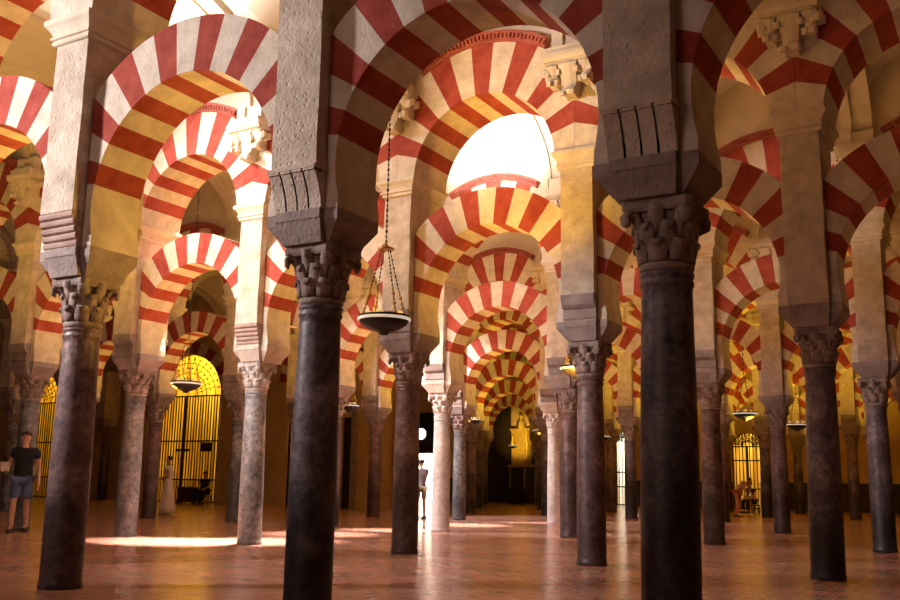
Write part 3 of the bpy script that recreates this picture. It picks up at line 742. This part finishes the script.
def person(px, py, plane_y, label, height, rz, pose, shirt, legs, shoe, legs_kind, hair=HAIR, extra=None, skin=SKIN):
    loc = at_Y(px, py, plane_y); loc.z = 0
    g = empty('person', loc, label, 'person', None, rz); s = height/1.76; g.scale = (s, s, s)
    J = {'pelvis': (0, 0, .96), 'waist': (0, 0, 1.10), 'chest': (0, 0, 1.30), 'neck0': (0, 0, 1.46), 'neck': (0, -.01, 1.52), 'jaw': (0, -.025, 1.585), 'head': (0, -.02, 1.655), 'top': (0, -.005, 1.725),
         'shL': (-.185, 0, 1.42), 'shR': (.185, 0, 1.42), 'elL': (-.24, .02, 1.14), 'elR': (.24, .02, 1.14), 'wrL': (-.26, -.05, .90), 'wrR': (.26, -.05, .90),
         'hiL': (-.095, 0, .90), 'hiR': (.095, 0, .90), 'knL': (-.105, -.02, .50), 'knR': (.105, -.02, .50), 'anL': (-.11, .02, .085), 'anR': (.11, .02, .085)}
    J.update(pose); P = {}; E_ = []
    rad = {'pelvis': (.15, .105), 'waist': (.13, .095), 'chest': (.15, .105), 'neck0': .06, 'neck': .052, 'jaw': (.062, .066), 'head': (.075, .088), 'top': (.06, .07),
           'shL': .06, 'shR': .06, 'elL': .04, 'elR': .04, 'wrL': .026, 'wrR': .026, 'hiL': .085, 'hiR': .085, 'knL': .056, 'knR': .056, 'anL': .038, 'anR': .038}
    for k in J: P[k] = (J[k], rad[k])
    E_ = [('pelvis', 'waist'), ('waist', 'chest'), ('chest', 'neck0'), ('neck0', 'neck'), ('neck', 'jaw'), ('jaw', 'head'), ('head', 'top')]
    hd = Vector(J['head']); fwd = Vector(pose.get('look', (0, -1, 0))) if False else Vector((0, -1, 0))
    P['nose'] = (tuple(hd+Vector((0, -.098, -.012))), .011); E_.append(('head', 'nose'))
    for sd, sx in (('L', -1), ('R', 1)):
        E_ += [('chest', 'sh'+sd), ('sh'+sd, 'el'+sd), ('el'+sd, 'wr'+sd), ('pelvis', 'hi'+sd), ('hi'+sd, 'kn'+sd), ('kn'+sd, 'an'+sd)]
        P['cf'+sd] = (lerp(J['kn'+sd], J['an'+sd], .3), .056); E_.remove(('kn'+sd, 'an'+sd)); E_ += [('kn'+sd, 'cf'+sd), ('cf'+sd, 'an'+sd)]
        an = Vector(J['an'+sd]); P['toe'+sd] = (tuple(an+Vector((0, -.16, -.045))), .034); E_.append(('an'+sd, 'toe'+sd))
        P['ear'+sd] = (tuple(hd+Vector((sx*.088, .01, -.005))), .012); E_.append(('head', 'ear'+sd))
        w_, e_ = Vector(J['wr'+sd]), Vector(J['el'+sd]); d = (w_-e_).normalized()
        side = d.cross(Vector((1, 0, 0))).normalized(); nrm = d.cross(side)
        if abs(d.x) > .8: side = d.cross(Vector((0, 0, 1))).normalized(); nrm = d.cross(side)
        pm = w_+d*.06; P['palm'+sd] = (tuple(pm), (.034, .018)); E_.append(('wr'+sd, 'palm'+sd))
        for i, (o, ln) in enumerate(((-.03, .062), (-.01, .075), (.01, .07), (.03, .055))):
            a = pm+d*.035+side*o; c = a+d*ln*.6; t_ = c+d*ln*.3+nrm*(.02*sx)
            for nm, q, r in (('a', a, .0095), ('b', c, .0085), ('c', t_, .007)): P['f%s%d%s' % (nm, i, sd)] = (tuple(q), r)
            E_ += [('palm'+sd, 'fa%d%s' % (i, sd)), ('fa%d%s' % (i, sd), 'fb%d%s' % (i, sd)), ('fb%d%s' % (i, sd), 'fc%d%s' % (i, sd))]
        a = pm+side*-.04-d*.015; P['th'+sd] = (tuple(a), .011); P['tt'+sd] = (tuple(a+d*.035-side*.018), .008); E_ += [('palm'+sd, 'th'+sd), ('th'+sd, 'tt'+sd)]
    obj('body', skin_bake('body', P, E_, skin), g)
    # shirt with short sleeves
    J['hem'] = lerp(J['waist'], J['pelvis'], 1.6)
    Q = {k: (J[k], r) for k, r in (('hem', (.18, .14)), ('pelvis', (.18, .138)), ('waist', (.165, .125)), ('chest', (.185, .135)), ('neck0', .085), ('shL', .09), ('shR', .09))}
    for sd in 'LR': Q['sl'+sd] = (lerp(J['sh'+sd], J['el'+sd], .55), .07)
    obj('shirt', skin_bake('shirt', Q, [('hem', 'pelvis'), ('pelvis', 'waist'), ('waist', 'chest'), ('chest', 'neck0'), ('chest', 'shL'), ('shL', 'slL'), ('chest', 'shR'), ('shR', 'slR')], shirt), g)
    if legs_kind in ('shorts', 'trousers'):
        Q = {'pelvis': (lerp(J['pelvis'], J['waist'], .15), (.168, .128))}; ed = []
        for sd in 'LR':
            Q['hi'+sd] = (J['hi'+sd], .105); ed += [('pelvis', 'hi'+sd)]
            if legs_kind == 'shorts': Q['kn'+sd] = (lerp(J['hi'+sd], J['kn'+sd], .92), .088); ed.append(('hi'+sd, 'kn'+sd))
            else: Q['kn'+sd] = (J['kn'+sd], .082); Q['an'+sd] = (lerp(J['kn'+sd], J['an'+sd], .93), .082); ed += [('hi'+sd, 'kn'+sd), ('kn'+sd, 'an'+sd)]
        obj(legs_kind, skin_bake(legs_kind, Q, ed, legs), g)
    else:
        b = MB(); rings = []
        for i in range(7):
            q = i/6; z = 1.06-.98*q; c = lerp(J['pelvis'], ((J['anL'][0]+J['anR'][0])/2, (J['anL'][1]+J['anR'][1])/2, 0), q)
            rings.append([(c[0]+(.165+.16*q+.018*q*math.sin(7*a))*math.cos(a), c[1]+(.12+.12*q+.018*q*math.sin(7*a))*math.sin(a), z) for a in [2*PI*j/28 for j in range(28)]])
        b.loft(rings, 0, True); obj('skirt', b.mesh('skirt', [legs]), g)
    for sd in 'LR':
        a = Vector(J['an'+sd]); b = MB(); rings = []
        for (dy, w_, h) in ((.07, .025, .07), (.05, .042, .10), (-.03, .045, .10), (-.11, .05, .07), (-.19, .046, .05), (-.225, .02, .035)):
            rings.append([(a.x-w_, a.y+dy, a.z-.085), (a.x+w_, a.y+dy, a.z-.085), (a.x+w_*.95, a.y+dy, a.z-.085+h*.6), (a.x+w_*.5, a.y+dy, a.z-.085+h), (a.x-w_*.5, a.y+dy, a.z-.085+h), (a.x-w_*.95, a.y+dy, a.z-.085+h*.6)])
        b.loft(rings, 0, True); obj('shoe', b.mesh('shoe', [shoe]), g)
    b = MB(); c = hd+Vector((0, .014, .035)); rings = []
    for i in range(7):
        q = i/6; z = c.z-.055+.135*q; r = math.sqrt(max(.0, 1-((z-c.z+.01)/.09)**2)); r = max(r, .05)
        rings.append([(c.x+.09*r*math.cos(a), c.y+(.105 if math.sin(a) > 0 else .078+.03*q)*r*math.sin(a), z+(.05 if math.sin(a) < -.2 and i < 3 else 0)) for a in [2*PI*j/20 for j in range(20)]])
    b.loft(rings, 0, True); obj('hair', b.mesh('hair', [hair]), g)
    for sx in (-1, 1):
        b = MB(); b.ball((hd.x+sx*.03, hd.y-.078, hd.z+.012), .011, 8); obj('eye', b.mesh('eye', [HAIR]), g)
    return g, J, s
shoe_d = plain('dark_shoe', (.02, .018, .018), .5); shoe_l = plain('light_shoe', (.5, .46, .42), .6)
g1, J1, s1 = person(17.5, 532, at_z(17.5, 532, 0).y, 'man in black shirt and blue denim shorts walking, holding white paper', 1.78, .75,
    {'elL': (-.25, .05, 1.15), 'wrL': (-.24, -.19, 1.08), 'elR': (.25, .05, 1.14), 'wrR': (.27, -.01, .88), 'knL': (-.10, -.10, .51), 'anL': (-.10, -.10, .085), 'anR': (.10, .12, .10), 'knR': (.10, .0, .50)},
    cloth('black_cotton', (.012, .012, .016)), cloth('blue_denim', (.10, .13, .26)), shoe_d, 'shorts')
b = MB(); b.box(-.07, .07, -.006, .006, -.09, .09); pp = obj('paper_leaflet', b.mesh('paper', [plain('white_paper', (.8, .8, .82), .8)])); pp.matrix_world = g1.matrix_basis @ Matrix.Translation((-.25, -.30, 1.13)) @ Matrix.Rotation(.5, 4, 'X')
tag(pp, 'white folded paper in the hand of man in blue shorts', 'paper')
person(166, 515, at_z(166, 515, 0).y, 'visitor in pale loose shirt and long skirt before the arched gate', 1.58, -1.0,
    {'elL': (-.24, .06, 1.15), 'wrL': (-.16, -.18, 1.08), 'elR': (.24, .06, 1.15), 'wrR': (.12, -.19, 1.10)},
    cloth('pale_linen', (.80, .76, .80)), cloth('pale_skirt', (.85, .76, .76)), shoe_l, 'skirt')
g3, J3, s3 = person(420.5, 519, at_z(420, 519, 0).y, 'visitor in striped top and khaki shorts photographing against the bright doorway', 1.62, -2.2,
    {'elL': (-.26, -.14, 1.30), 'wrL': (-.08, -.30, 1.55), 'elR': (.26, -.14, 1.30), 'wrR': (.08, -.30, 1.55)},
    cloth('grey_striped_top', (.30, .28, .32)), cloth('khaki', (.34, .25, .16)), shoe_d, 'shorts')
b = MB(); b.box(-.06, .06, -.02, .02, -.035, .035); b.lathe([(.025, 0), (.025, .05)], 12); cm = obj('camera_body', b.mesh('camera_body', [M['iron']])); cm.matrix_world = g3.matrix_basis @ Matrix.Translation((0, -.37, 1.62)); cm.name = 'pocket_camera'
tag(cm, 'small dark camera held up by the visitor at bright doorway', 'camera')
person(738, 517, at_z(738, 517, 0).y, 'stooping visitor in pink top and red trousers near the far gate', 1.62, 1.45,
    {'waist': (0, -.09, 1.07), 'chest': (0, -.25, 1.20), 'neck0': (0, -.37, 1.27), 'neck': (0, -.41, 1.28), 'jaw': (0, -.45, 1.30), 'head': (0, -.50, 1.335), 'top': (0, -.52, 1.40),
     'shL': (-.185, -.33, 1.24), 'shR': (.185, -.33, 1.24), 'elL': (-.22, -.40, .97), 'elR': (.22, -.40, .97), 'wrL': (-.18, -.52, .78), 'wrR': (.18, -.52, .78), 'knL': (-.1, -.08, .50), 'anR': (.11, .12, .09), 'anL': (-.11, -.05, .085)},
    cloth('pink_cotton', (.80, .45, .45)), cloth('dull_red', (.45, .17, .16)), shoe_d, 'trousers')
SIT = {'pelvis': (0, 0, .50), 'waist': (0, -.01, .64), 'chest': (0, -.05, .84), 'neck0': (0, -.08, 1.0), 'neck': (0, -.09, 1.06), 'jaw': (0, -.11, 1.125), 'head': (0, -.11, 1.195), 'top': (0, -.10, 1.265),
       'shL': (-.185, -.06, .96), 'shR': (.185, -.06, .96), 'elL': (-.23, -.10, .70), 'elR': (.23, -.10, .70), 'wrL': (-.12, -.33, .62), 'wrR': (.12, -.33, .62),
       'hiL': (-.1, -.03, .49), 'hiR': (.1, -.03, .49), 'knL': (-.13, -.42, .50), 'knR': (.13, -.42, .50), 'anL': (-.12, -.40, .085), 'anR': (.12, -.40, .085)}
dk = cloth('dark_coat', (.03, .026, .028))
def bench(px, py, plane_y, label, w, rz):
    loc = at_Y(px, py, plane_y); loc.z = 0
    t = empty('stool', loc, label, 'stool', None, rz)
    b = MB(); b.box(-w, w, -.15, .15, .285, .325); obj('seat', b.mesh('seat', [M['wood']]), t)
    for sx in (-1, 1):
        for sy in (-1, 1):
            b = MB(); b.box(sx*(w-.04)-.025, sx*(w-.04)+.025, sy*.12-.025, sy*.12+.025, 0, .285); obj('leg', b.mesh('leg', [M['wood']]), t)
ys = YL-.55
bench(204.5, 502, ys, 'dark stool under the seated figure beside the chest', .24, .3)
person(204.5, 502, ys, 'dark-clothed figure seated beside the chest at the arched gate', 1.70, .3, SIT, dk, dk, shoe_d, 'trousers')
ys = at_z(753, 513, 0).y
bench(753, 513, ys, 'dark stool under the figure seated at the far gate', .24, -.6)
person(753, 513, ys, 'dark-clothed figure seated before the far gate', 1.66, -.6, SIT, dk, dk, shoe_d, 'trousers')
b = MB(); b.lathe([(.16, 0), (.16, .03), (.06, .08), (.035, .2), (.06, .3), (.03, .42), (.03, .7), (.07, .78), (.03, .86), (.03, 1.1), (.1, 1.18), (.12, 1.2), (.02, 1.21)], 16); CS = b.mesh('stem', [M['brass']])
b = MB(); b.lathe([(.03, 1.21), (.03, 1.5), (.005, 1.53)], 10); CD = b.mesh('candle', [M['rim']])
for px, py, lab, s_ in ((762, 511, 'tall brass candlestick standing before the far gate', 1.0), (751, 515, 'shorter brass candlestick in front of the dark seated figure', .55)):
    p = at_z(px, py, 0); g = empty('candlestick', p, lab, 'candlestick', 'brass candlesticks'); g.scale = (s_, s_, s_)
    obj('stem', CS, g); obj('candle', CD, g)
# ------------------------------------------------------------------ lights
def area(name, loc, target, size, power, col, sy=None, spread=PI):
    l = bpy.data.lights.new(name, 'AREA'); l.energy = power; l.color = col; l.size = size
    if sy: l.shape = 'RECTANGLE'; l.size_y = sy
    l.spread = spread
    o = bpy.data.objects.new(name, l); C.objects.link(o); o.location = loc
    o.rotation_euler = (Vector(target)-Vector(loc)).to_track_quat('-Z', 'Y').to_euler(); return o
def point(name, loc, power, col, r=.3):
    l = bpy.data.lights.new(name, 'POINT'); l.energy = power; l.color = col; l.shadow_soft_size = r
    o = bpy.data.objects.new(name, l); C.objects.link(o); o.location = loc; return o
def spot(name, loc, target, power, col, ang, blend=.5, r=.3):
    l = bpy.data.lights.new(name, 'SPOT'); l.energy = power; l.color = col; l.spot_size = ang; l.spot_blend = blend; l.shadow_soft_size = r
    o = bpy.data.objects.new(name, l); C.objects.link(o); o.location = loc
    o.rotation_euler = (Vector(target)-Vector(loc)).to_track_quat('-Z', 'Y').to_euler(); return o
DAY = (1, .90, .91); WARM = (1, .62, .16); AMB = (1, .52, .14)
def nave(n): return gy(n)+D/2      # middle of the nave behind arcade n
WARM = (1, .60, .13); GOLD = (1, .56, .09)
spot('daylight_near', (-12.5, 1.45, 5.0), (-9.2, 6.0, 4.4), 3800, DAY, 1.14, .5, .5)
spot('daylight_second', (-13.2, 7.6, 7.3), (-10.2, 11.8, 5.2), 2200, DAY, 1.1, .8, .5)
spot('daylight_third', (-14.5, 13.2, 7.3), (-10.7, 17.4, 2.4), 5000, DAY, .55, .6, .4)
spot('daylight_fourth', (-16.5, 19.2, 7.2), (-13.2, 23.3, 2.6), 5500, DAY, .75, .6, .4)
for nm, x, n, w_ in (('a', -10.8, 0, 1000), ('b', -8.8, 1, 4500), ('c', -11.5, 1, 500), ('d', -13, 2, 400)):
    spot('vault_light_'+nm, (x, nave(n), 6.2), (x, nave(n), 9), w_, (1, .95, .92), 1.7, .5, .4)  # unseen spots added below the vaults, aimed up to whiten them
spot('lunette_fill', (-8.2, 13.6, 6.4), (-8.8, 16.6, 8.3), 1900, (1, .95, .92), 1.0, .5, .3)  # added spot that whitens the wall above the third arcade
spot('gold_pier_light', (-6.3, 8.7, 2.6), (-5.1, 11.4, 6.0), 950, GOLD, 1.0, .7, .15)
spot('gold_soffit_light', (gx(0)+1.9, gy(0)+1.3, 2.5), (gx(0)+.2, gy(0), 4.4), 150, GOLD, 2.0, .5, .12)
def uplight(name, loc, w, col=GOLD, ang=2.9): return spot(name, loc, (loc[0], loc[1], loc[2]+1), w, col, ang, .4, .12)
ups = [(0, 1, 6), (0, -1, 260), (0, -2, 150), (0, -3, 420), (0, 2, 7),
       (1, -3, 150), (1, -2, 200), (1, -1, 170), (1, 0, 230), (1, 1, 40), (1, 2, 10),
       (2, -5, 150), (2, -4, 200), (2, -3, 200), (2, -2, 180), (2, -1, 150), (2, 0, 60), (2, 1, 45), (2, 2, 25),
       (3, -3, 160), (3, -2, 120), (3, -1, 140), (3, 0, 140), (3, 1, 120),
       (4, -3, 260), (4, -2, 160), (4, -1, 200), (4, 0, 180), (4, 1, 160), (5, -4, 120), (5, -3, 160), (5, -2, 180), (5, -1, 200), (5, 0, 200), (5, 1, 160), (6, -5, 40), (6, -3, 120), (6, -1, 140), (6, 0, 140)]
for i, (k, t, w_) in enumerate(ups): uplight('uplight_%d' % i, (gx(t)+1.9, gy(k)+1.5, 2.5), w_*((1, .72, .72)[k] if k < 3 else 1.15), GOLD if k < 3 else (1, .60, .05))
spot('altar_light', at_Y(520, 470, YE-4.5)+Vector((0, 0, 1.2)), at_Y(521, 436, YE-.5), 1100, (1, .66, .12), .62, .8, .1)
# sun patches on the floor from the high openings
for i, (px, py, w_) in enumerate(((95, 540, 1500), (140, 541, 2200), (185, 542, 2600), (228, 542, 2600), (275, 541, 2600), (320, 534, 2200), (350, 532, 2400), (385, 531, 2400), (465, 525, 2600), (490, 524.5, 3600), (515, 524.5, 4200), (540, 524.5, 3600))):
    p = at_z(px, py, 0); spot('sun_patch_%d' % i, p+Vector((.2, 1.7, 6.6)), p, w_*4.6, (1, .80, .70), .40, 1, .12)
area('rear_fill', (-6.5, -5, 5.0), (-4, 6, 3), 4, 150, (1, .66, .55))  # unseen warm fill added behind the camera for the near columns
for i, (xc, hw, zs, R) in enumerate(gates):
    area('chapel_lamp_%d' % i, (xc, YL+.65, 7.6), (xc, YL+2.4, 2.6), 2.6, (380, 650, 300)[i], (1, .66, .10), .4)
area('courtyard_sun', (ew[0][0], YE+.8, 4.5), (ew[0][0], YE+3, 1.5), 2, 15000, (1, .98, .95))
area('grille_sun', (ew[1][0], YE+.8, 4.5), (ew[1][0], YE+3, 1.5), 1, 250, (1, .95, .8))
area('gate_lamp', (ew[2][0], YE+.8, 4.5), (ew[2][0], YE+3, 1.5), 1, 120, (1, .75, .3))
w = bpy.data.worlds.new('world'); sc.world = w; w.use_nodes = True
w.node_tree.nodes['Background'].inputs[0].default_value = (1, .60, .42, 1); w.node_tree.nodes['Background'].inputs[1].default_value = .03
sc.view_settings.view_transform = 'Standard'; sc.view_settings.look = 'None'; sc.view_settings.exposure = 0; sc.view_settings.gamma = 1
